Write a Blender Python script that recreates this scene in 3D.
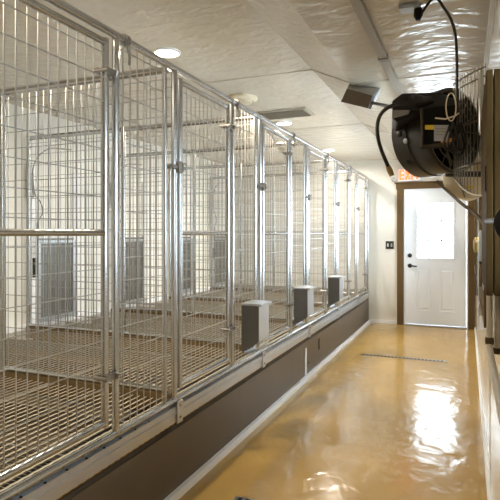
import bpy, bmesh, math, random
from mathutils import Vector, Matrix
S = bpy.context.scene
for o in list(bpy.data.objects): bpy.data.objects.remove(o, do_unlink=True)
R = math.radians

# ------------------------------------------------------------------ camera
H = 1.38; F = 520.0; YAW = math.atan(217 / F)
cam_d = bpy.data.cameras.new('camera'); cam = bpy.data.objects.new('camera', cam_d)
S.collection.objects.link(cam); S.camera = cam
cam.location = (0, 0, H); cam.rotation_euler = (R(90), 0, YAW)
cam_d.sensor_width = 36; cam_d.sensor_fit = 'HORIZONTAL'; cam_d.lens = 36 * F / 500
cam_d.shift_y = -16 / 500; cam_d.clip_start = 0.02; cam_d.clip_end = 200

# ------------------------------------------------------------------ world, exposure, lights
S.view_settings.view_transform = 'Standard'; S.view_settings.look = 'None'
S.view_settings.gamma = 1; S.view_settings.use_curve_mapping = False
S.view_settings.exposure = 0.55
w = bpy.data.worlds.new('sky'); S.world = w; w.use_nodes = True
bg = w.node_tree.nodes['Background']
bg.inputs[0].default_value = (0.80, 0.90, 1.0, 1); bg.inputs[1].default_value = 10.0
LAMP_W = 26.0            # watts of each recessed ceiling lamp
LAMP_C = (1.0, 0.87, 0.67)

def lamp(name, loc, watts, size):
    d = bpy.data.lights.new(name, 'AREA'); d.shape = 'DISK'; d.size = size
    d.energy = watts; d.color = LAMP_C if loc[1] < 4 else (1.0, .92, .79); d.spread = R(175)
    o = bpy.data.objects.new(name, d); S.collection.objects.link(o); o.location = loc
    return o
# the row of recessed lamps over the kennel front (the nearest, out of view, is added for light)
LAMP_Y = [0.75, 2.83, 5.1, 6.98]
LX = -1.75; ZC = 2.53; ZR = 2.40
LW = {0.75: 0.65, 2.83: 0.95, 5.1: 1.1, 6.98: 1.55}

# ------------------------------------------------------------------ materials
def mat(name, col, rough=.5, metal=0, noise=0, nscale=8, bump=0, bscale=20, emis=None, estr=0, spec=.5, coat=0, stretch=None, dist=0):
    m = bpy.data.materials.new(name); m.use_nodes = True
    n = m.node_tree.nodes; l = m.node_tree.links; p = n['Principled BSDF']
    p.inputs['Base Color'].default_value = (*col, 1); p.inputs['Roughness'].default_value = rough
    p.inputs['Metallic'].default_value = metal; p.inputs['Specular IOR Level'].default_value = spec
    p.inputs['Coat Weight'].default_value = coat; p.inputs['Coat Roughness'].default_value = .06
    if noise or bump:
        tc = n.new('ShaderNodeTexCoord'); mp = n.new('ShaderNodeMapping')
        g = n.new('ShaderNodeNewGeometry')
        l.new(g.outputs['Position'], mp.inputs[0])
        if stretch: mp.inputs['Scale'].default_value = stretch
    if noise:
        t = n.new('ShaderNodeTexNoise'); t.inputs['Scale'].default_value = nscale; t.inputs['Detail'].default_value = 4
        l.new(mp.outputs[0], t.inputs[0])
        r = n.new('ShaderNodeMix'); r.data_type = 'RGBA'
        r.inputs[6].default_value = (*[c * (1 - noise) for c in col], 1)
        r.inputs[7].default_value = (*[min(1, c * (1 + noise)) for c in col], 1)
        l.new(t.outputs[0], r.inputs[0]); l.new(r.outputs[2], p.inputs['Base Color'])
    if bump:
        t = n.new('ShaderNodeTexNoise'); t.inputs['Scale'].default_value = bscale; t.inputs['Detail'].default_value = 2
        t.inputs['Distortion'].default_value = dist
        l.new(mp.outputs[0], t.inputs[0])
        b = n.new('ShaderNodeBump'); b.inputs['Strength'].default_value = bump; b.inputs['Distance'].default_value = .05
        l.new(t.outputs[0], b.inputs['Height']); l.new(b.outputs[0], p.inputs['Normal'])
        if coat: l.new(b.outputs[0], p.inputs['Coat Normal'])
    if emis:
        p.inputs['Emission Color'].default_value = (*emis, 1); p.inputs['Emission Strength'].default_value = estr
    return m
M = dict(
    floor=mat('tan epoxy floor', (.47, .295, .085), .15, noise=.22, nscale=2.2, bump=.12, bscale=6.5, spec=.65, dist=.6, stretch=(1, .8, 1)),
    wall=mat('white wall panel', (.80, .77, .70), .35, noise=.02),
    frp=mat('glossy white wall panel', (.80, .77, .70), .13, bump=.02, bscale=6),
    ceil=mat('glossy wrinkled ceiling panel', (.64, .585, .49), .19, noise=.03, bump=.20, bscale=8, stretch=(1, 1.5, 1), dist=.5, spec=.6),
    seam=mat('ceiling seam', (.60, .55, .46), .3),
    white=mat('white paint', (.86, .90, .96), .3),
    trim=mat('white trim', (.88, .88, .88), .3),
    steel=mat('galvanised tube', (.50, .51, .52), .27, 1, noise=.05, nscale=25),
    wire=mat('galvanised wire', (.38, .37, .35), .38, .85, noise=.1, nscale=40),
    sheet=mat('galvanised sheet', (.52, .54, .57), .34, .8, noise=.10, nscale=12),
    dull=mat('dull steel sheet', (.26, .245, .22), .42, .8, noise=.2, nscale=9),
    grate=mat('expanded metal', (.40, .345, .25), .55, .2, noise=.15, nscale=8),
    pan=mat('dark drip pan', (.085, .062, .038), .6, noise=.3, nscale=3),
    board=mat('brown timber strip', (.15, .095, .035), .55, noise=.25, nscale=14, stretch=(1, 6, 6)),
    skirt=mat('taupe skirt panel', (.10, .074, .054), .42, noise=.12, nscale=5),
    wood=mat('stained brown casing', (.135, .085, .038), .7, noise=.2, nscale=10, stretch=(8, 8, 1), spec=.12),
    black=mat('black plastic', (.012, .0115, .011), .42, noise=.2, nscale=10),
    matte=mat('matte black', (.004, .004, .004), .6, spec=.2),
    rubber=mat('black rubber', (.016, .015, .014), .45),
    darkgrey=mat('charcoal metal drum', (.045, .042, .038), .36, .3, noise=.15, nscale=12),
    grey=mat('grey enamel', (.36, .33, .28), .45),
    darkwood=mat('dark stained wood', (.062, .038, .013), .7, noise=.2, nscale=10, stretch=(8, 8, 1), spec=.05),
    flap=mat('grey steel flap', (.15, .145, .135), .38, .6, noise=.2, nscale=7),
    vent=mat('pale grey vent', (.42, .38, .31), .45),
    cream=mat('cream plastic', (.80, .71, .54), .4),
    pvc=mat('cream pipe', (.60, .54, .44), .35),
    brass=mat('brass', (.42, .30, .12), .35, .9),
    hose=mat('brown hose', (.085, .06, .035), .6, spec=.2),
    yellow=mat('yellow label', (.80, .55, .02), .5),
    orange=mat('orange label', (.75, .30, .04), .5),
    label=mat('pale label', (.50, .50, .52), .5),
    blueish=mat('pale blue grey metal', (.42, .48, .56), .35, .4),
    blade=mat('grey fan blade', (.30, .27, .22), .4, .3),
    red=mat('lit red exit letters', (.9, .12, .03), .5, emis=(1, .16, .04), estr=1.6),
    lens=mat('lit lamp lens', (1, 1, 1), .4, emis=(1, .86, .62), estr=14),
    tan=mat('tan panel', (.42, .33, .22), .5),
)
def glass():
    m = bpy.data.materials.new('clear glass'); m.use_nodes = True
    n = m.node_tree.nodes; l = m.node_tree.links; n.clear()
    out = n.new('ShaderNodeOutputMaterial'); mix = n.new('ShaderNodeMixShader')
    t = n.new('ShaderNodeBsdfTransparent'); t.inputs[0].default_value = (.95, .97, .96, 1)
    g = n.new('ShaderNodeBsdfGlossy'); g.inputs['Roughness'].default_value = .02
    fr = n.new('ShaderNodeFresnel'); fr.inputs[0].default_value = 1.45
    l.new(fr.outputs[0], mix.inputs[0]); l.new(t.outputs[0], mix.inputs[1]); l.new(g.outputs[0], mix.inputs[2]); l.new(mix.outputs[0], out.inputs[0])
    return m
M['glass'] = glass()

# ------------------------------------------------------------------ mesh helpers
class MB:
    def __init__(s): s.v = []; s.f = []
    def box(s, x0, x1, y0, y1, z0, z1):
        b = len(s.v)
        s.v += [(x, y, z) for z in (z0, z1) for y in (y0, y1) for x in (x0, x1)]
        s.f += [tuple(b + i for i in q) for q in ((0, 2, 3, 1), (4, 5, 7, 6), (0, 1, 5, 4), (2, 6, 7, 3), (0, 4, 6, 2), (1, 3, 7, 5))]
        return s
    def hexa(s, pts):          # 4 bottom (ccw), 4 top
        b = len(s.v); s.v += [tuple(p) for p in pts]
        s.f += [tuple(b + i for i in q) for q in ((3, 2, 1, 0), (4, 5, 6, 7), (0, 1, 5, 4), (1, 2, 6, 5), (2, 3, 7, 6), (3, 0, 4, 7))]
        return s
    def tube(s, pts, r, n=8, cap=True, rs=None, closed=False):
        P = [Vector(p) for p in pts]; b = len(s.v); up = None; N = len(P)
        for i, p in enumerate(P):
            if closed: d = P[(i + 1) % N] - P[i - 1]
            else: d = P[min(i + 1, N - 1)] - P[max(i - 1, 0)]
            d.normalize()
            if up is None: up = Vector((0, 0, 1)) if abs(d.z) < .9 else Vector((1, 0, 0))
            u = (up - d * up.dot(d)).normalized(); q = d.cross(u); up = u
            rr = rs[i] if rs else r
            for k in range(n):
                a = 2 * math.pi * (k + .5) / n
                s.v.append(tuple(p + u * (rr * math.cos(a)) + q * (rr * math.sin(a))))
        for i in range(N if closed else N - 1):
            for k in range(n):
                a = b + i * n + k; c = b + i * n + (k + 1) % n
                d2 = b + ((i + 1) % N) * n
                s.f.append((a, d2 + k, d2 + (k + 1) % n, c))
        if cap and not closed:
            s.f.append(tuple(b + k for k in range(n))); e = b + (N - 1) * n
            s.f.append(tuple(e + n - 1 - k for k in range(n)))
        return s
    def lathe(s, prof, origin, axis, n=32):    # prof: list of (radius, along)
        o = Vector(origin); d = Vector(axis).normalized()
        u = d.orthogonal().normalized(); q = d.cross(u); b = len(s.v)
        for r, h in prof:
            for k in range(n):
                a = 2 * math.pi * k / n
                s.v.append(tuple(o + d * h + u * (r * math.cos(a)) + q * (r * math.sin(a))))
        for i in range(len(prof) - 1):
            for k in range(n):
                s.f.append((b + i * n + k, b + i * n + (k + 1) % n, b + (i + 1) * n + (k + 1) % n, b + (i + 1) * n + k))
        if prof[0][0] > 0: s.f.append(tuple(b + n - 1 - k for k in range(n)))
        if prof[-1][0] > 0: s.f.append(tuple(b + (len(prof) - 1) * n + k for k in range(n)))
        return s
    def build(s, name, m, parent=None, smooth=False, bevel=0):
        me = bpy.data.meshes.new(name); me.from_pydata(s.v, [], s.f); me.update()
        bm = bmesh.new(); bm.from_mesh(me); bmesh.ops.remove_doubles(bm, verts=bm.verts, dist=1e-6)
        bmesh.ops.recalc_face_normals(bm, faces=bm.faces); bm.to_mesh(me); bm.free()
        me.materials.append(m)
        if smooth:
            for p in me.polygons: p.use_smooth = True
            me.set_sharp_from_angle(angle=R(40))
        o = bpy.data.objects.new(name, me); S.collection.objects.link(o)
        if parent: o.parent = parent
        if bevel:
            b = o.modifiers.new('bevel', 'BEVEL'); b.width = bevel; b.segments = 2; b.limit_method = 'ANGLE'
        return o
def bez(pts, n=8):     # catmull-rom through points
    P = [Vector(p) for p in pts]; P = [P[0] * 2 - P[1]] + P + [P[-1] * 2 - P[-2]]; out = []
    for i in range(1, len(P) - 2):
        for k in range(n):
            t = k / n; a, b, c, d = P[i - 1:i + 3]
            out.append(.5 * (2 * b + (c - a) * t + (2 * a - 5 * b + 4 * c - d) * t * t + (3 * b - a - 3 * c + d) * t ** 3))
    out.append(P[-2]); return out
def tag(o, label, cat, group=None, kind=None):
    o['label'] = label; o['category'] = cat
    if group: o['group'] = group
    if kind: o['kind'] = kind
    return o
def empty(name, loc, label, cat, group=None):
    o = bpy.data.objects.new(name, None); S.collection.objects.link(o); o.location = loc; o.empty_display_size = .05
    return tag(o, label, cat, group)
def struct(o):
    o['kind'] = 'structure'; return o
def copy_tree(o, parent=None):
    c = o.copy(); S.collection.objects.link(c); c.parent = parent
    for ch in [x for x in bpy.data.objects if x.parent == o]: copy_tree(ch, c)
    return c
def bx(name, m, x0, x1, y0, y1, z0, z1, parent=None, bevel=0):
    return MB().box(x0, x1, y0, y1, z0, z1).build(name, m, parent, bevel=bevel)
# camera frame helper, for turning measured places into coordinates on known planes
cs, sn = math.cos(YAW), math.sin(YAW)
def at(x, y, t):       # pixel and depth -> world point
    r = (x - 250) / F * t
    return Vector((r * cs - t * sn, r * sn + t * cs, H + (234 - y) / F * t))

# ------------------------------------------------------------------ the room
XL, XR, Y0, Y1 = -3.72, 0.115, -1.2, 8.2
struct(bx('floor', M['floor'], XL - .1, XR + .1, Y0 - .1, Y1 + .1, -.08, 0))
c = MB()
prof = [(XL - .1, ZC), (-1.0, ZC), (-.72, ZR), (XR + .1, ZR)]
for (xa, za), (xb, zb) in zip(prof[:-1], prof[1:]):
    c.hexa([(xa, Y0 - .1, za), (xb, Y0 - .1, zb), (xb, Y1 + .1, zb), (xa, Y1 + .1, za),
            (xa, Y0 - .1, 2.66), (xb, Y0 - .1, 2.66), (xb, Y1 + .1, 2.66), (xa, Y1 + .1, 2.66)])
struct(c.build('ceiling', M['ceil']))
k = 1
for ys in (1.1, 3.52, 5.45):
    b = MB()
    for (xa, za), (xb, zb) in zip(prof[:-1], prof[1:]):
        xa = max(xa, XL); xb = min(xb, XR)
        b.hexa([(xa, ys, za - .004), (xb, ys, zb - .004), (xb, ys + .007, zb - .004), (xa, ys + .007, za - .004),
                (xa, ys, za + .002), (xb, ys, zb + .002), (xb, ys + .007, zb + .002), (xa, ys + .007, za + .002)])
    struct(b.build('trim_%d' % k, M['seam'])); k += 1
struct(bx('wall_left', M['wall'], XL - .1, XL, Y0, Y1, 0, ZC))
struct(bx('wall_front', M['wall'], XL, XR, Y0 - .1, Y0, 0, ZC))
# back wall with the door opening
DX0, DX1, DZ = -.885, 0.012, 2.06
wb = MB().box(XL, DX0, Y1, Y1 + .1, 0, ZC).box(DX1, XR, Y1, Y1 + .1, 0, ZC).box(DX0, DX1, Y1, Y1 + .1, DZ, ZC)
struct(wb.build('wall_back', M['wall']))
# right wall with window openings; the nearest is out of view, kept as a light source
W = [(0.35, 1.86, 1.20, 2.03), (3.25, 4.65, .95, 2.12), (5.3, 7.85, .95, 2.12)]
wr = MB(); ys = Y0
for (a, b, z0, z1) in W:
    wr.box(XR, XR + .1, ys, a, 0, ZR + .05).box(XR, XR + .1, a, b, 0, z0).box(XR, XR + .1, a, b, z1, ZR + .05); ys = b
wr.box(XR, XR + .1, ys, Y1, 0, ZR + .05)
struct(wr.build('wall_right', M['frp']))
def casing(i, a, b, z0, z1, wd, dp=.03):
    root = bpy.data.objects.new('window_%d' % i, None); S.collection.objects.link(root); struct(root)
    m = MB().box(XR - dp, XR, a - wd, a, z0 - wd, z1 + wd).box(XR - dp, XR, b, b + wd, z0 - wd, z1 + wd)
    m.box(XR - dp, XR, a, b, z1, z1 + wd).box(XR - dp, XR, a, b, z0 - wd, z0)
    m.build('window_casing', M['wood'], root, bevel=.003)
    f = MB(); fr = .04
    f.box(XR + .02, XR + .06, a, a + fr, z0, z1).box(XR + .02, XR + .06, b - fr, b, z0, z1)
    f.box(XR + .02, XR + .06, a + fr, b - fr, z0, z0 + fr).box(XR + .02, XR + .06, a + fr, b - fr, z1 - fr, z1)
    f.box(XR + .02, XR + .06, a + fr, b - fr, (z0 + z1) / 2 - .02, (z0 + z1) / 2 + .02)
    f.build('window_sash', M['wood'] if i == 1 else M['white'], root)
    bx('window_pane', M['glass'], XR + .038, XR + .042, a + fr, b - fr, z0 + fr, z1 - fr, root)
casing(1, *W[0], .08, .010)  # unseen window, kept only to let in daylight
# shallow brown wooden box whose end faces down the corridor
sh = empty('wooden_cabinet', (XR, 1.62, 1.205), 'dark stained shallow wooden cabinet on the right wall at the picture edge', 'cabinet')
bx('door', M['darkwood'], -.064, -.047, 0, .50, 0, .642, sh, .002)
bx('body', M['darkwood'], -.044, -.0005, .002, .50, 0, .642, sh, .002)
bx('hinge', M['matte'], -.067, -.064, .02, .06, .30, .37, sh)
casing(2, *W[1], .09, .028)
casing(3, *W[2], .09, .024)
# skirting and cove
struct(bx('baseboard_right', M['trim'], XR - .018, XR, Y0, Y1, 0, .035))
struct(bx('baseboard_back', M['trim'], -1.385, -.96, Y1 - .014, Y1, 0, .055))
struct(bx('trim_4', M['trim'], XR - .022, XR, Y0, Y1, ZR - .03, ZR))
struct(bx('trim_5', M['trim'], -1.408, -1.383, Y0, Y1, 0, .045))       # white strip along the kennel foot
struct(bx('trim_6', M['trim'], XR - .003, XR, 3.06, 3.10, .04, .93))

# the door
d = bpy.data.objects.new('door_1', None); S.collection.objects.link(d); d.location = (DX0, Y1, 0); struct(d)
DW = DX1 - DX0
m = MB().box(-.10, -.005, -.022, 0, 0, DZ + .0).box(DW + .005, min(DW + .095, XR - DX0), -.022, 0, 0, DZ)
m.box(-.115, XR - DX0, -.028, 0, DZ, DZ + .085).box(-.135, XR - DX0, -.04, 0, DZ + .085, DZ + .105)
m.build('door_casing', M['wood'], d, bevel=.003)
MB().box(0, .018, -.006, .1, 0, DZ).box(DW - .018, DW, -.006, .1, 0, DZ).box(.018, DW - .018, -.006, .1, DZ - .018, DZ).build('door_jamb', M['white'], d)
bx('threshold', M['sheet'], .018, DW - .018, -.02, .1, 0, .018, d)
sx0, sx1, sz0, sz1 = .02, DW - .02, .022, DZ - .02
gx0, gx1, gz0, gz1 = .175, DW - .175, 1.0, 1.86
y0, y1 = .012, .052
sl = MB().box(sx0, gx0, y0, y1, sz0, sz1).box(gx1, sx1, y0, y1, sz0, sz1).box(gx0, gx1, y0, y1, gz1, sz1)
sl.box(gx0, gx1, y0, y1, .86, gz0).box(gx0, gx1, y0, y1, sz0, .23)
mx = (gx0 + gx1) / 2
sl.box(mx - .06, mx + .06, y0, y1, .23, .86)
for a, b in ((gx0, mx - .06), (mx + .06, gx1)):
    sl.box(a, b, y0 + .012, y1, .23, .86)
    sl.hexa([(a + .02, y0 + .012, .25), (b - .02, y0 + .012, .25), (b - .02, y0 + .012, .84), (a + .02, y0 + .012, .84),
             (a + .045, y0 + .003, .275), (b - .045, y0 + .003, .275), (b - .045, y0 + .003, .815), (a + .045, y0 + .003, .815)])
sl.build('door_slab', M['white'], d)
g = MB()
for a in (gx0, gx1 - .022): g.box(a, a + .022, y0 - .008, y0 + .02, gz0, gz1)
for a in (gz0, gz1 - .022): g.box(gx0 + .022, gx1 - .022, y0 - .008, y0 + .02, a, a + .022)
g.build('glazing_bead', M['white'], d)
g = MB()
for i in (1, 2):
    xx = gx0 + (gx1 - gx0) * i / 3; g.box(xx - .011, xx + .011, .034, .046, gz0 + .02, gz1 - .02)
    zz = gz0 + (gz1 - gz0) * i / 3; g.box(gx0 + .02, gx1 - .02, .035, .045, zz - .011, zz + .011)
g.build('muntin', M['white'], d)
bx('door_pane', M['glass'], gx0, gx1, .030, .033, gz0, gz1, d)
MB().lathe([(.032, 0), (.032, .012), (.022, .022), (.018, .03)], (.085, y0, 1.055), (0, -1, 0), 20).build('deadbolt', M['black'], d, True)
MB().lathe([(.032, 0), (.032, .01), (.014, .014), (.014, .05)], (.085, y0, .90), (0, -1, 0), 20).tube([(.085, -.033, .90), (.13, -.04, .90), (.19, -.038, .893)], .011, 8).build('door_handle', M['black'], d, True)

# ------------------------------------------------------------------ kennel row
XF = -1.42                       # plane of the kennel fronts
DIV = [1.16, 2.38, 3.60, 4.82, 6.04, 7.26]
ZS, ZT = .505, 2.25              # sill rail and head rail heights
TR = .0165
ordinal = ['first', 'second', 'third', 'fourth', 'fifth', 'sixth']
GW = .632

def tubeobj(name, pts, r, m, parent=None, n=10, cap=True):
    return MB().tube(pts, r, n, cap).build(name, m, parent, True)

tag(tubeobj('head_rail', [(XF, .2, ZT), (XF, 8.05, ZT)], .018, M['steel'], n=12), 'long galvanised tube running along the top of the kennel fronts', 'rail')
tag(tubeobj('sill_rail', [(XF, .2, ZS), (XF, 8.05, ZS)], .018, M['steel'], n=12), 'long galvanised tube along the bottom of the kennel fronts above the channel', 'rail')
ch = MB().box(-1.40, -1.392, .2, 8.1, .405, .485).box(-1.44, -1.40, .2, 8.1, .477, .485).box(-1.392, -1.386, .2, 8.1, .452, .457)
tag(ch.build('front_channel', M['sheet']), 'galvanised steel channel below the sill tube of the kennel row', 'channel')
for k in range(9):
    o = MB().lathe([(.006, 0), (.005, .004)], (0, 0, 0), (0, 0, 1), 8).build('ledge_bolt', M['matte']); o.location = (-1.398, 1.22 + k * .11, .485)
    tag(o, 'small dark bolt head on the ledge of the steel channel below the sill tube', 'bolt', 'bolt heads along the channel ledge')
# scalloped grate edge showing below the channel
sc = MB(); yy = .2
while yy < 8.05:
    sc.hexa([(-1.412, yy, .392), (-1.404, yy, .392), (-1.404, yy + .025, .392), (-1.412, yy + .025, .392),
             (-1.412, yy - .006, .41), (-1.404, yy - .006, .41), (-1.404, yy + .031, .41), (-1.412, yy + .031, .41)]); yy += .045
tag(sc.build('scalloped_edging', M['brass']), 'yellowish scalloped edging peeking out below the galvanised channel', 'edging')
sk = empty('skirt_panel', (-1.43, 0, 0), 'long brown skirt panel under the kennel row with white trim at its foot', 'panel')
MB().box(-.02, .02, .2, 8.195, 0, .358).build('panel_board', M['skirt'], sk)
o = bx('access_strip', M['trim'], .02, .026, 4.72, 4.76, .05, .30, sk); o['label'] = 'narrow white vertical strip'
bx('slot', M['matte'], .0195, .0215, 5.20, 5.25, .19, .30, sk)
MB().lathe([(.012, 0), (.012, .002)], (.02, 4.84, .14), (1, 0, 0), 12).build('hole', M['matte'], sk)
tag(bx('gap_shade', M['matte'], -1.54, -1.455, .2, 8.1, .366, .476), 'black strip standing in for the shaded gap between brown skirt panel and steel channel', 'strip')  # its black colour paints the shade of the gap under the channel

def mesh_panel(w_, h_, sx=.05, sz=.10, r=.0028, axis='y', n=4, wavy=True):
    b = MB(); nv = max(1, round(w_ / sx)); nh = max(1, round(h_ / sz))
    def P(u, z, off=0): return (off, u, z) if axis == 'y' else (-u, off, z)
    for i in range(nv):
        u = w_ * (i + .5) / nv; b.tube([P(u, 0), P(u, h_)], r, n, False)
    for j in range(nh):
        z = h_ * (j + .5) / nh; b.tube([P(0, z, .004), P(w_, z, .004)], r, n, False)
    return b

def latch_mb(y, z, s=1):
    b = MB().box(.0165, .026, y - .035, y + .045, z - .014, z + .014).box(-.026, -.0165, y - .035, y + .045, z - .014, z + .014)
    b.tube([(-.04, y - .036, z), (.034, y - .036, z)], .008, 8).tube([(.026, y + .03, z - .012), (.034, y + .03, z + .012)], .008, 8)
    return b
ZG0, ZG1, ZGM = .575, 2.195, 1.385
def make_gate():
    g = empty('kennel_gate', (XF, 0, 0), '', 'gate', 'kennel gates')
    w_ = GW
    tubeobj('stile', [(0, TR, ZG0 - TR), (0, TR, ZG1 + TR)], TR, M['steel'], g)
    tubeobj('stile', [(0, w_ - TR, ZG0 - TR), (0, w_ - TR, ZG1 + TR)], TR, M['steel'], g)
    tubeobj('top_rail', [(0, TR, ZG1), (0, w_ - TR, ZG1)], .015, M['steel'], g)
    tubeobj('bottom_rail', [(0, TR, ZG0), (0, w_ - TR, ZG0)], .015, M['steel'], g)
    tubeobj('middle_rail', [(0, TR, ZGM), (0, w_ - TR, ZGM)], .013, M['steel'], g)
    mp = mesh_panel(w_ - 2 * TR, ZG1 - ZG0, .052)
    o = mp.build('wire_mesh', M['wire'], g); o.location = (0, TR, ZG0)
    latch_mb(w_ - .005, 2.07).build('hinge', M['dull'], g)
    latch_mb(w_ - .005, .77).build('hinge', M['dull'], g)
    lt = MB().box(.017, .03, -.105, .035, 1.722, 1.738).box(.017, .036, -.05, -.02, 1.70, 1.76).tube([(.03, .0, 1.71), (.03, .0, 1.755), (.03, .03, 1.755)], .006, 6)
    lt.tube([(.02, -.10, 1.73), (-.02, -.10, 1.73)], .014, 8)
    lt.build('latch', M['dull'], g)
    return g
gates = []
proto = make_gate()
for i, y in enumerate(DIV):
    o = proto if i == 0 else copy_tree(proto)
    o.location = (XF, y + .028, 0)
    o['label'] = '%s wire mesh kennel gate %s' % (['galvanised', 'second', 'third', 'fourth', 'fifth', 'sixth and last'][i],
        ['nearest the camera, cut by the left edge', 'from the camera, right of the first fixed mesh panel', 'from the camera, just beyond the nearest steel feeder box',
         'from the camera, beyond the middle feeder box', 'from the camera, beyond the farthest feeder box', 'from the camera, next to the back wall'][i])
    gates.append(o)
# gate post beyond each gate, then fixed mesh panel up to the divider
def make_fixed():
    g = empty('fixed_mesh_panel', (XF, 0, 0), '', 'panel', 'fixed mesh panels of the kennel fronts')
    a, b = 0, 1.22 - .74 - .10
    o = mesh_panel(b - a, ZT - ZS, .055).build('wire_mesh', M['wire'], g); o.location = (0, 0, ZS)
    tubeobj('stile', [(0, b, ZS), (0, b, ZT)], .010, M['steel'], g)
    cl = MB().lathe([(.027, -.012), (.027, .012)], (0, .04, ZT), (0, 1, 0), 12)
    cl.tube([(.01, .04, ZT - .02), (.02, .045, ZT - .055), (.012, .06, ZT - .075), (.0, .075, ZT - .10)], .006, 6)
    cl.build('rail_clip', M['dull'], g)
    return g
fp = make_fixed()
for i, y in enumerate(DIV):
    if i == 5: break
    o = fp if i == 0 else copy_tree(fp)
    o.location = (XF, y + .74, 0)
    o['label'] = ['fixed wire mesh front panel nearest the camera, between first and second gates', 'fixed mesh front panel with the nearest and largest feeder box on it',
                  'fixed mesh front panel behind the middle steel feeder box', 'fixed mesh front panel behind the farthest steel feeder box',
                  'farthest fixed mesh front panel, between the last two kennel gates'][i]
def post(name, x, y, label, group, z0=ZS, z1=ZT, r=.0165):
    o = tubeobj(name, [(0, 0, z0), (0, 0, z1)], r, M['steel'], n=12); o.location = (x, y, 0)
    return tag(o, label, 'post', group)
for i, y in enumerate(DIV):
    nm = ordinal[i]
    post('kennel_post', XF, y + .715, 'galvanised kennel post just beyond the far edge of the %s gate from camera' % nm, 'posts of the kennel fronts')
    p = post('divider_post', XF, y - .012, 'galvanised kennel post at the near edge of the %s gate from camera' % nm, 'posts of the kennel fronts')
    b = empty('splice_bracket', (-1.392, y - .012, .395), 'galvanised bracket lapping the steel channel below the near post of %s gate' % nm, 'bracket', 'brackets over the steel channel')
    MB().box(.003, .009, -.028, .028, 0, .115).build('plate', M['sheet'], b, bevel=.002)
    for zz in (.03, .09): MB().lathe([(.007, 0), (.005, .005)], (.009, 0, zz), (1, 0, 0), 8).build('bolt', M['dull'], b)

# dividers
DL = 2.27
def make_div():
    g = empty('kennel_divider', (0, 0, 0), '', 'divider', 'mesh dividers between the kennels')
    for nm, a, b in (('front', 0.03, 1.20), ('rear', 1.24, DL - .02)):
        tubeobj('top_rail', [(-a, 0, ZT), (-b, 0, ZT)], .02, M['steel'], g)
        o = tubeobj('bottom_rail', [(-a, 0, .555), (-b, 0, .555)], .014, M['steel'], g)
        o = mesh_panel(b - a, ZT - .56, .055, .10, .0026, 'x').build('wire_mesh', M['wire'], g); o.location = (-a, 0, .56)
    tubeobj('middle_post', [(-1.22, 0, .52), (-1.22, 0, ZT + .02)], .02, M['steel'], g)
    tubeobj('rear_post', [(-DL + .01, 0, .52), (-DL + .01, 0, ZT + .02)], .018, M['steel'], g)
    bx('base_strip', M['board'], -DL, -.03, -.022, .022, .44, .540, g)
    return g
dp = make_div()
for i, y in enumerate(DIV[1:]):
    o = dp if i == 0 else copy_tree(dp)
    o.location = (XF, y - .012, 0)
    o['label'] = 'wire mesh divider from front to rear wall beside the %s kennel gate' % ordinal[i + 1]

# expanded metal floor: one grate per kennel
def make_grate(Lx, Ly):
    b = MB(); dx, dy = .042, .025        # slots are long across the kennel, staggered from column to column
    nx, ny = int(Lx / dx), int(Ly / dy)
    def quad(p0, p1, p2, p3):
        k = len(b.v); b.v.extend([p0, p1, p2, p3]); b.f.append((k, k + 1, k + 2, k + 3))
    for i in range(nx + 1):
        x = -i * dx
        for j in range(ny):               # strand nodes, gently zigzag and tilted like slit and stretched sheet
            y = j * dy; o = .0016 if j % 2 else -.0016
            quad((x - .0048 + o, y, .003), (x + .0048 + o, y, .001), (x + .0048 - o, y + dy, .001), (x - .0048 - o, y + dy, .002))
        if i == nx: break
        for j in range(ny):
            y = j * dy + (dy / 2 if i % 2 else 0)
            quad((x - .002, y, .001), (x - dx + .002, y + .003, .001), (x - dx + .002, y + .0092, -.002), (x - .002, y + .0062, -.002))
    return b
gm = make_grate(DL - .02, 1.22 - .04).build('floor_grate', M['grate'])
for i, y in enumerate([DIV[0] - 1.22] + DIV):
    if i == 0: continue
    o = gm if i == 1 else gm.copy()
    if i > 1: S.collection.objects.link(o)
    o.location = (XF - .03, y + .03, .512)
    if i == 6: o.scale = (1, .76, 1)
    tag(o, 'expanded metal floor grate of the kennel behind the %s gate' % ordinal[i - 1], 'grate', 'floor grates of the kennels')
    pn = bx('drip_pan', M['pan'], -DL + .01, -.1, 0, (1.17 if i < 6 else .9), 0, .02); pn.location = (XF, y + .045, .40)
    tag(pn, 'dark drip pan below the floor grate behind the %s gate' % ordinal[i - 1], 'pan', 'drip pans below the grates')
    s = empty('grate_support', (XF, y + .045, .43), 'steel bars carrying the floor grate behind the %s gate' % ordinal[i - 1], 'frame', 'bars under the grates')
    for q, yy in enumerate((.40, .80)):
        bx('bar', M['dull'], -DL + .02, -.04, yy, yy + .012, 0, .077, s)
tag(bx('rear_ledge', M['trim'], XL + .001, XL + .03, .2, 8.15, .40, .56), 'pale ledge along the foot of the rear kennel wall', 'ledge')

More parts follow.
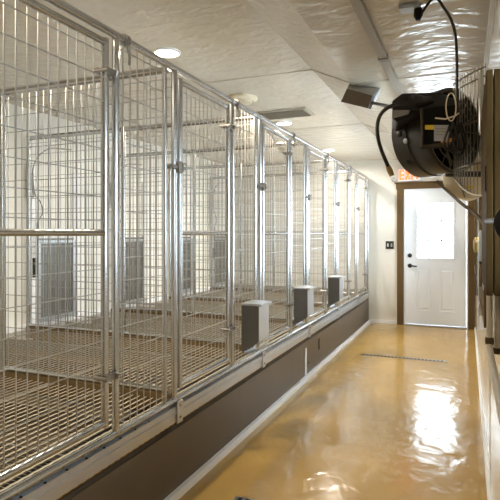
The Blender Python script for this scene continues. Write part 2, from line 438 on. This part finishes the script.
# rear wall dog doors
def make_dogdoor():
    g = empty('dog_door', (XL, 0, .56), '', 'door', 'sliding dog doors in the rear kennel wall')
    MB().box(0, .03, -.06, 0, 0, 1.45).box(0, .03, .50, .56, 0, 1.45).build('track', M['trim'], g)
    fr = MB().box(.03, .045, 0, .03, 0, .76).box(.03, .045, .47, .50, 0, .76).box(.03, .045, .03, .47, .73, .76).box(.03, .075, 0, .50, 0, .035)
    fr.build('frame', M['sheet'], g)
    bx('slide', M['flap'], .012, .028, .0, .50, .01, .78, g)
    MB().box(.03, .05, -.055, -.015, .42, .60).tube([(.05, -.035, .44), (.075, -.035, .46), (.075, -.035, .56), (.05, -.035, .58)], .007, 6).build('handle', M['black'], g)
    tubeobj('cable', bez([(.05, -.03, .6), (.05, -.02, .9), (.05, .05, 1.02), (.05, .02, 1.12), (.05, -.05, 1.2), (.05, -.06, 1.45), (.06, .1, 1.62), (.08, .40, 1.66)]), .006, M['dull'], g, 6)
    MB().box(.0, .04, -.09, -.05, 1.15, 1.38).build('pulley', M['dull'], g)
    return g
dd = make_dogdoor()
for i, y in enumerate(DIV[2:]):
    o = dd if i == 0 else copy_tree(dd)
    o.location = (XL, y + .10, .56)
    o['label'] = 'grey metal sliding dog door in the rear wall of the kennel behind the %s gate' % ordinal[i + 2]

# feeders hanging on the fixed panels
def make_feeder():
    g = empty('feeder_box', (XF, 0, 0), '', 'feeder', 'steel feeder boxes on the kennel fronts')
    y0, y1 = 0, .185; x0, x1 = .026, .15
    hp = MB().hexa([(x0, y0, .59), (x1, y0, .665), (x1, y1, .665), (x0, y1, .59), (x0, y0, .90), (x1, y0, .90), (x1, y1, .90), (x0, y1, .90)])
    hp.build('hopper', M['sheet'], g, bevel=.002)
    sd = MB().hexa([(x0 - .002, y0 - .003, .585), (x1 - .002, y0 - .003, .66), (x1 - .002, y0 - .0005, .66), (x0 - .002, y0 - .0005, .585),
               (x0 - .002, y0 - .003, .901), (x1 - .002, y0 - .003, .901), (x1 - .002, y0 - .0005, .901), (x0 - .002, y0 - .0005, .901)])
    sd.build('shaded_side', M['flap'], g)  # darker sheet over the near side, shade put into its colour
    MB().box(x0 - .006, x1 + .012, y0 - .008, y1 + .008, .902, .916).tube([(x1 + .012, y0 - .008, .906), (x1 + .012, y1 + .008, .906)], .01, 8).build('lid', M['sheet'], g, bevel=.002)
    tr = MB(); n = 8; pr = []
    for k in range(n + 1):
        a = math.pi * k / n; pr.append((.098 - .055 * math.cos(a), .592 + .0273 * (1 - math.cos(a)) - .028 * math.sin(a)))
    for (xa, za), (xb, zb) in zip(pr[:-1], pr[1:]):
        tr.hexa([(xa, y0, za - .004), (xb, y0, zb - .004), (xb, y1, zb - .004), (xa, y1, za - .004), (xa, y0, za), (xb, y0, zb), (xb, y1, zb), (xa, y1, za)])
    tr.build('trough', M['sheet'], g)
    return g
fd = make_feeder()
for i, y in enumerate((3.20, 4.34, 5.56)):
    o = fd if i == 0 else copy_tree(fd)
    o.location = (XF, y, 0)
    o['label'] = ['steel feeder box nearest the camera, largest of the three on the kennel fronts', 'middle one of the three steel feeder boxes on the kennel fronts',
                  'farthest and smallest of the three steel feeder boxes on the kennel fronts'][i]

# ------------------------------------------------------------------ ceiling things
for i, y in enumerate(LAMP_Y):
    lamp('lamp_light', (LX, y, ZC - .022), LAMP_W * LW[y], .17)
    if y < 1: lb = 'round recessed ceiling lamp added out of view near the camera'
    g = empty('ceiling_lamp', (LX, y, ZC), ['unseen lit round lamp added over the first kennel gate', 'bright round recessed lamp above the kennel fronts, nearest and largest in view',
              'small lit round ceiling lamp beyond the grey rectangular vent', 'lit round ceiling lamp farthest away, close above the head rail'][i], 'lamp', 'round lamps in the ceiling')
    MB().lathe([(.088, 0), (.088, -.008), (.073, -.012), (.072, -.004)], (0, 0, 0), (0, 0, 1), 32).build('rim', M['white'], g, True)
    MB().lathe([(.071, -.006), (.071, -.010), (.0, -.012)], (0, 0, 0), (0, 0, 1), 32).build('lens', M['lens'], g, True)
g = empty('round_vent', (LX, 4.02, ZC), 'round tan ceiling vent between the two nearest lit lamps', 'vent')
MB().lathe([(.13, 0), (.13, -.02), (.10, -.035), (.10, -.02)], (0, 0, 0), (0, 0, 1), 32).build('ring', M['cream'], g, True)
MB().lathe([(.085, -.0), (.085, -.045), (.0, -.055)], (0, 0, 0), (0, 0, 1), 32).build('disc', M['cream'], g, True)
g = empty('ceiling_vent', (-1.60, 4.70, ZC), 'flat grey rectangular air vent on the ceiling above the kennel head rail', 'vent')
MB().box(-.25, .25, -.16, .16, -.012, 0).build('frame', M['vent'], g, bevel=.003)
sv = MB()
for k in range(9):
    yy = -.13 + k * .031; sv.hexa([(-.22, yy, -.020), (.22, yy, -.020), (.22, yy + .008, -.020), (-.22, yy + .008, -.020), (-.22, yy + .012, -.012), (.22, yy + .012, -.012), (.22, yy + .020, -.012), (-.22, yy + .020, -.012)])
sv.build('louvre', M['vent'], g)
# conduit
g = empty('ceiling_conduit', (-.44, 0, ZR), 'long grey raceway fixed along the ceiling, ending above the black fan', 'conduit')
bx('raceway', M['grey'], -.022, .022, .6, 3.02, -.028, 0, g, .003)
bx('raceway', M['grey'], -.024, .024, 3.02, 4.0, -.030, 0, g, .003)
bx('coupling', M['dull'], -.027, .027, 3.0, 3.05, -.034, 0, g, .003)
# grey box
g = empty('deflector_box', (-.70, 3.42, ZR), 'grey brown box hanging tilted under the ceiling left of the black fan', 'box')
def q(x, y, t): return at(x, y, t) - Vector((-.70, 3.42, ZR))
A = [q(347, 89, 3.45), q(372, 96, 3.40), q(368, 108.5, 3.40), q(341, 102, 3.45)]
B = [q(353, 74, 3.86), q(381, 82, 3.80), q(377, 94, 3.80), q(348, 87, 3.86)]
MB().hexa([A[3], A[2], B[2], B[3], A[0], A[1], B[1], B[0]]).build('housing', M['grey'], g, bevel=.003)
e = .012; n_ = (A[1] - A[0]).cross(A[3] - A[0]).normalized()
if n_.y > 0: n_ = -n_
MB().hexa([A[3] + n_ * .001, A[2] + n_ * .001, A[2] + n_ * .008, A[3] + n_ * .008, A[0] + n_ * .001, A[1] + n_ * .001, A[1] + n_ * .008, A[0] + n_ * .008]).build('front_plate', M['skirt'], g)
rd = (A[1] - A[0]).normalized()
MB().hexa([A[2] + rd * .002, A[2] + rd * .02, B[2] + rd * .02, B[2] + rd * .002, A[1] + rd * .002, A[1] + rd * .02, B[1] + rd * .02, B[1] + rd * .002]).build('end_cap', M['blueish'], g)
MB().tube([(A[1] + A[2]) / 2 + rd * .015, q(391, 107, 3.0)], .011, 8).build('arm', M['rubber'], g)
MB().tube([(B[0] + B[1]) / 2, Vector(((B[0] + B[1]) / 2).xy.to_tuple() + (0,))], .012, 8).build('hanger', M['grey'], g)
# ceiling outlet + cord
g = empty('ceiling_outlet', (-.22, 2.42, ZR), 'small pale outlet box on the ceiling with a black plug, above the fan', 'outlet')
bx('plate', M['blueish'], -.06, .03, -.035, .035, -.02, 0, g, .004)
MB().lathe([(.018, 0), (.020, -.03), (.010, -.05)], (.02, 0, -.02), (0, 0, 1), 14).build('plug', M['matte'], g, True)

# ------------------------------------------------------------------ the black barrel fan
FC = at(420.5, 137.5, 2.50)              # centre of the far rim
ax = Vector((.80, -.60, .0)).normalized()
g = empty('barrel_fan', FC, 'big black barrel fan with a wire guard mounted high on the right wall', 'fan')
Rf = .194
MB().lathe([(Rf - .008, 0), (Rf, .002), (Rf, .085), (Rf - .006, .088), (Rf - .006, .10), (Rf - .002, .105), (Rf - .002, .190), (Rf - .014, .195), (Rf - .016, .19), (Rf - .016, 0.002), (Rf - .03, 0.0)], (0, 0, 0), ax, 48).build('drum', M['darkgrey'], g, True)
MB().lathe([(Rf - .02, .02), (.0, .022)], (0, 0, 0), ax, 40).build('back_plate', M['matte'], g)
u = Vector((ax.y, -ax.x, 0)); u = -u if u.y > 0 else u       # towards the camera along the rim
def rim(a, h, r=Rf): return ax * h + u * (r * math.cos(a)) + Vector((0, 0, 1)) * (r * math.sin(a))
for a, h in ((R(-3), .05), (R(-44), .05), (R(-14), .084), (R(35), .05)):
    p = rim(a, h); nn = (p - ax * h).normalized()
    MB().lathe([(.013, 0), (.012, .006), (.0, .010)], p, nn, 12).build('bolt', M['black'] if h < .08 else M['sheet'], g, True)
# top housing
def loc(x, y, t): return at(x, y, t) - FC
hs = MB()
t1, t2 = 2.18, 2.40
f_ = [loc(392, 101, t1), loc(402, 93, t1), loc(440, 92, t1), loc(455, 99, t1), loc(455, 112, t1), loc(413, 115, t1), loc(397, 122, t1), loc(392, 118, t1)]
b_ = [p + Vector((-.03, .22, .0)) for p in f_]
k0 = len(f_); hs.v = [tuple(p) for p in f_ + b_]
hs.f = [tuple(range(k0)), tuple(reversed(range(k0, 2 * k0)))] + [(i, (i + 1) % k0, (i + 1) % k0 + k0, i + k0) for i in range(k0)]
hs.build('housing', M['black'], g, bevel=.006)
pl = [loc(393, 110, t1 - .008), loc(410, 110, t1 - .008), loc(408, 114, t1 - .008), loc(393, 118, t1 - .008)]
MB().hexa([pl[3], pl[2], pl[2] + Vector((0, .01, 0)), pl[3] + Vector((0, .01, 0)), pl[0], pl[1], pl[1] + Vector((0, .01, 0)), pl[0] + Vector((0, .01, 0))]).build('cover_plate', M['grey'], g)
MB().lathe([(.03, 0), (.034, -.03), (.026, -.05), (.02, -.07), (.016, -.10)], loc(411, 103, 2.16), at(403, 104, 2.15) - at(411, 103, 2.16), 20).build('hose_collar', M['rubber'], g, True)
# motor box with its stickers
mt = 2.13
mbx = [loc(424, 108, mt), loc(457, 104, mt - .02), loc(458, 143, mt - .02), loc(422, 145, mt)]
dy_ = Vector((-.02, .12, 0))
mo = MB().hexa([mbx[3], mbx[2], mbx[2] + dy_, mbx[3] + dy_, mbx[0], mbx[1], mbx[1] + dy_, mbx[0] + dy_]).build('motor_box', M['matte'], g, bevel=.006)
def sticker(x0, y0, x1, y1, m, dt=.008, name='sticker'):
    t = mt - dt; a = [loc(x0, y1, t), loc(x1, y1, t - .012), loc(x1, y0, t - .012), loc(x0, y0, t)]; d_ = Vector((0, .003, 0))
    return MB().hexa([a[0], a[1], a[1] + d_, a[0] + d_, a[3], a[2], a[2] + d_, a[3] + d_]).build(name, m, mo)
s_ = sticker(425, 125, 434, 129.5, M['yellow']); s_['label'] = 'yellow sticker'
s_ = sticker(434, 125, 449, 141, M['label']); s_['label'] = 'pale printed sticker'
s_ = sticker(441, 138, 455, 143, M['orange'], .012); s_['label'] = 'orange sticker'
for (x0, y0, x1, y1) in ((436, 128, 446, 129), (436, 131, 447, 132), (436, 134, 443, 135)): sticker(x0, y0, x1, y1, M['grey'], .012, 'print_line')
MB().tube([loc(421, 108, mt - .012), loc(422, 146, mt - .012), loc(440, 144, mt - .02), loc(457, 143, mt - .03)], .005, 6).build('bracket_bar', M['hose'], g)
# blades
bl = MB()
for kk in range(5):
    a = 2 * math.pi * kk / 5 + .5
    def bp(r, da, h): return ax * h + u * (r * math.cos(a + da)) + Vector((0, 0, 1)) * (r * math.sin(a + da))
    p = [bp(.04, -.2, .10), bp(.04, .5, .14), bp(.168, .38, .16), bp(.168, -.25, .10)]
    bl.hexa(p + [v + ax * .003 for v in p])
bl.lathe([(.05, .08), (.05, .15), (.03, .165)], (0, 0, 0), ax, 20)
bl.build('blade', M['blade'], g)
# wire guard standing at the right-hand side
gl = Vector((-.052, 2.44, 0)) ; gr = Vector((.066, 2.22, 0))
gd = (gr - gl); gwid = gd.length; gdir = gd.normalized(); gn = Vector((gdir.y, -gdir.x, 0))
wg = MB(); ztop = 2.03
def gp(s_, z, off=0): return gl + gdir * s_ + Vector((0, 0, z)) + gn * off - FC
def zb(s_): return 1.63 - .10 * math.sin(s_ / gwid * math.pi / 2)
N = 11
for k in range(N + 1):
    s1 = gwid * k / N; off = .012 * math.sin(math.pi * k / N)
    wg.tube([gp(s1, ztop + .015, off), gp(s1, zb(s1), off), gp(s1, zb(s1) - .004, off - .02)], .0022, 5)
for z in (ztop, ztop - .035, 1.83, 1.66):
    wg.tube([gp(gwid * k / N, z, .012 * math.sin(math.pi * k / N) + .003) for k in range(N + 1)], .0035, 5)
wg.tube([gp(gwid * k / N, zb(gwid * k / N), .012 * math.sin(math.pi * k / N) + .003) for k in range(N + 1)], .0035, 5)
wg.build('wire_guard', M['dull'], g, True)
# circular guard across the drum mouth
wc = MB()
for r_ in (.06, .10, .14, .18): wc.tube([rim(2 * math.pi * k / 36, .200, r_) for k in range(36)], .0016, 4, closed=True)
for k in range(12): wc.tube([rim(2 * math.pi * k / 12, .198, .05), rim(2 * math.pi * k / 12, .198, .185)], .0018, 4)
wc.build('mouth_guard', M['dull'], g)
# mounting arm to the wall
a0 = ax * .15 + Vector((0, 0, -.19)); MB().tube([a0, Vector((XR - FC.x, a0.y + .10, a0.z))], .014, 8).build('wall_arm', M['black'], g)
# steel canister hanging on the guard
st = tag(MB().lathe([(.010, .0), (.011, .012), (.014, .014), (.014, .15), (.011, .16), (.009, .25)], (0, 0, 0), (0, 0, 1), 16).build('steel_nozzle', M['steel'], None, True),
    'short grey metal tube standing against the wire guard of the black fan', 'nozzle')
st.location = at(481, 135, 2.02)
# whip hose
w1 = [at(410, 104, 2.14), at(400, 104, 2.14), at(389, 107, 2.15), at(381, 114, 2.18), at(377.5, 124, 2.2), at(378, 138, 2.2), at(382, 152, 2.22), at(388, 166, 2.24)]
hh = empty('whip_hose', w1[0], 'thick black flexible hose with brass tip dangling left of the barrel fan', 'hose')
w1l = [p - w1[0] for p in w1]
tubeobj('tube', bez(w1l), .0082, M['rubber'], hh, 10)
MB().tube([w1l[-1], at(390, 171, 2.25) - w1[0], at(392, 176, 2.25) - w1[0]], .013, 10, rs=[.010, .0125, .011]).build('tip', M['brass'], hh)
# power cord
cp = [Vector((-.20, 2.42, ZR - .06)), at(434, -2, 2.25), at(444, 8, 2.2), at(452, 22, 2.15), at(456, 40, 2.1), at(457, 65, 2.08), at(457, 100, 2.07), at(458, 120, 2.07), at(456, 140, 2.07)]
tag(tubeobj('power_cord', bez(cp), .006, M['rubber'], None, 8), 'black power cord hanging from the ceiling outlet down to the fan motor', 'cord')
lp = MB()
for cx, rx, ry, cy, dt in ((453, 4, 15, 137, 0), (458, 5, 17, 139, .01), (449, 4, 12, 138, .0), (461, 4, 14, 136, .015)):
    lp.tube([at(cx + rx * math.cos(2 * math.pi * k / 20) + 2 * math.sin(4 * math.pi * k / 20), cy + ry * math.sin(2 * math.pi * k / 20), 2.03 + dt) for k in range(20)], .0045, 6, closed=True)
tag(lp.build('cord_coil', M['rubber'], None, True), 'coiled black cord bundle hanging in front of the fan motor', 'cord')
tie = MB().tube([at(451 + 5 * math.cos(2 * math.pi * k / 20), 107 + 14 * math.sin(2 * math.pi * k / 20), 2.02) for k in range(20)], .0025, 6, closed=True)
tie.tube([at(435, 118, 2.03), at(445, 119, 2.02), at(455, 116, 2.01), at(459, 113, 2.01)], .003, 6)
tag(tie.build('cord_tie', M['cream'], None, True), 'pale looped cord tied above the black cord bundle', 'cord')
# cream drum behind
g = empty('cream_drum', (.000, 2.78, 1.665), 'cream round drum on the right wall below and beyond the black fan', 'drum')
MB().lathe([(.0, 0), (.10, 0), (.112, .006), (.114, .02), (.114, .14), (.106, .15), (0, .15)], (0, 0, 0), (0, 1, 0), 40).build('shell', M['cream'], g, True)
o = bx('label_band', M['yellow'], -.028, .028, -.004, .0, -.062, -.048, g); o['label'] = 'yellow sticker'
o = bx('label_print', M['grey'], -.02, .018, -.004, .0, -.080, -.068, g)
MB().tube([Vector((-.035, -.006, .04)), Vector((-.03, -.008, -.04)), Vector((-.01, -.006, -.105))], .004, 6).build('wire', M['dull'], g)
bx('bracket', M['dull'], .08, XR, .05, .09, -.02, .02, g)

# brown hose drooping from under the fan to the wall
hp_ = [at(437, 181, 2.62), at(443, 187, 2.6), at(452, 195, 2.5), at(462, 204, 2.3), at(472, 211, 2.2), at(480, 219, 2.1), at(484.3, 227, 2.0), at(485.0, 245, 1.95), at(485.2, 275, 1.93)]
tag(tubeobj('brown_hose', bez(hp_), .0075, M['hose'], None, 8), 'brown hose drooping diagonally from the black fan to the right wall', 'hose')
# valve and pipe further along the wall
g = empty('water_pipe', (.06, 3.3, 0), 'thin brown pipe with brass valve standing off the right wall near window', 'pipe')
MB().tube([(.0, .4, 2.0), (.0, .4, 1.36), (.0, .4, .98)], .011, 8).build('riser', M['hose'], g)
MB().lathe([(.018, -.05), (.024, -.02), (.024, .02), (.014, .05)], (.0, .4, 1.31), (0, 0, 1), 12).tube([(0, .4, 1.33), (.02, .0, 1.335), (.02, -.4, 1.335)], .010, 8).build('valve', M['brass'], g, True)
MB().tube([(.02, -.4, 1.335), (.055, -.4, 1.335)], .008, 8).build('stub', M['brass'], g)
g = empty('spray_nozzle', at(481.5, 247, 2.35), 'pale blue grey spray nozzle hanging on the wall beside the brass valve', 'nozzle')
MB().lathe([(.008, .075), (.012, .06), (.013, -.02), (.017, -.05), (.016, -.065)], (0, 0, 0), (0, 0, 1), 14).build('barrel', M['blueish'], g, True)
MB().lathe([(.010, 0), (.010, .01)], (0, 0, -.075), (0, 0, 1), 12).build('tip', M['matte'], g)
# white pipe run
g = empty('white_pipe', (.069, 1.9, 0), 'cream plastic pipe rising along the right wall to the unseen near window', 'pipe')
MB().tube([(0, 0, 1.19), (0, 0, 1.02), (0, -.02, 1.0), (0, -1.3, 1.0)], .010, 10).build('tube', M['pvc'], g, True)
MB().tube([(.024, .02, 1.19), (.024, .02, .99)], .010, 10).build('tube', M['pvc'], g, True)
MB().lathe([(.013, -.012), (.015, 0), (.013, .012)], (0, 0, 1.025), (0, 0, 1), 12).build('fitting', M['hose'], g, True)
MB().lathe([(.013, -.010), (.015, 0), (.013, .010)], (.024, .02, .99), (0, 0, 1), 12).build('fitting', M['hose'], g, True)
g = empty('wall_outlet', (XR, 5.3, .62), 'small tan outlet plate low on the right wall near the door', 'outlet')
bx('plate', M['tan'], -.012, 0, -.04, .04, 0, .12, g, .003)
bx('socket', M['dull'], -.016, -.012, -.02, .02, .03, .09, g)
# black round disc on bracket at the right edge
g = empty('black_disc', (.086, 1.16, H + .022), 'black round disc with pale rim on a short bracket at the right edge', 'disc')
dn = Vector((-.55, -.84, 0))
MB().lathe([(.0, .016), (.034, .014), (.040, .004), (.040, -.004), (0, -.006)], (0, 0, 0), dn, 32).build('face', M['matte'], g, True)
MB().lathe([(.0, -.007), (.043, -.007), (.044, -.012), (.03, -.02), (0, -.022)], (0, 0, 0), dn, 32).build('rim', M['label'], g, True)
MB().tube([Vector((-.012, .03, .006)), Vector((-.030, .36, .012)), Vector((-.033, .455, .014))], .008, 8).build('bracket', M['black'], g, True)

# ------------------------------------------------------------------ back wall things
g = empty('exit_sign', (-.80, Y1, 2.20), 'white exit sign with glowing red letters above the door casing', 'sign')
bx('box', M['white'], -.16, .16, -.04, 0, -.02, .17, g, .004)
lt = MB(); yA, yB = -.046, -.040
def stroke(x0, z0, x1, z1, w_=.024):
    v = Vector((x1 - x0, 0, z1 - z0)); n = Vector((-v.z, 0, v.x)).normalized() * w_ / 2
    a, b = Vector((x0, 0, z0)), Vector((x1, 0, z1))
    P = [a - n, b - n, b + n, a + n]
    lt.hexa([(p.x, yA, p.z) for p in P] + [(p.x, yB, p.z) for p in P])
x = -.135; z0, z1 = .0, .145
stroke(x, z0, x, z1); [stroke(x, z, x + .055, z, .022) for z in (z0 + .011, .0725, z1 - .011)]
x = -.055; stroke(x, z0, x + .06, z1); stroke(x + .06, z0, x, z1)
x = .037; stroke(x, z0, x, z1)
x = .07; stroke(x, z1 - .011, x + .07, z1 - .011, .022); stroke(x + .035, z0, x + .035, z1)
lt.build('letters', M['red'], g)
g = empty('wall_sensor', (-1.03, Y1, 2.21), 'small pale round sensor on the back wall left of exit sign', 'sensor')
MB().lathe([(.035, 0), (.035, .02), (.02, .03), (0, .032)], (0, 0, 0), (0, -1, 0), 20).build('body', M['label'], g, True)
g = empty('light_switch', (-1.095, Y1, 1.15), 'dark grey double light switch plate on the back wall left of the door', 'switch')
bx('plate', M['black'], -.06, .06, -.008, 0, 0, .12, g, .002)
for xx in (-.028, .028): bx('rocker', M['label'] if xx < 0 else M['grey'], xx - .012, xx + .012, -.013, -.008, .035, .085, g)
tag(tubeobj('corner_post', [(XF, 8.12, .0), (XF, 8.12, ZT)], .02, M['steel']), 'end post of the kennel row standing against the back wall', 'post')

# ------------------------------------------------------------------ floor drains
for i, (yy, lb) in enumerate(((6.0, 'long narrow slot drain across the corridor floor in front of the door'), (2.47, 'slot drain at the bottom edge of the picture beside the skirt panel'))):
    g = empty('slot_drain', (-.66, yy, 0), lb, 'drain', 'slot drains in the corridor floor')
    bx('channel_frame', M['dull'], -.46, .46, -.03, .03, 0, .003, g)
    s = MB(); 
    for k in range(22): s.box(-.44 + k * .04, -.44 + k * .04 + .022, -.018, .018, .003, .0045)
    s.build('slots', M['matte'], g)
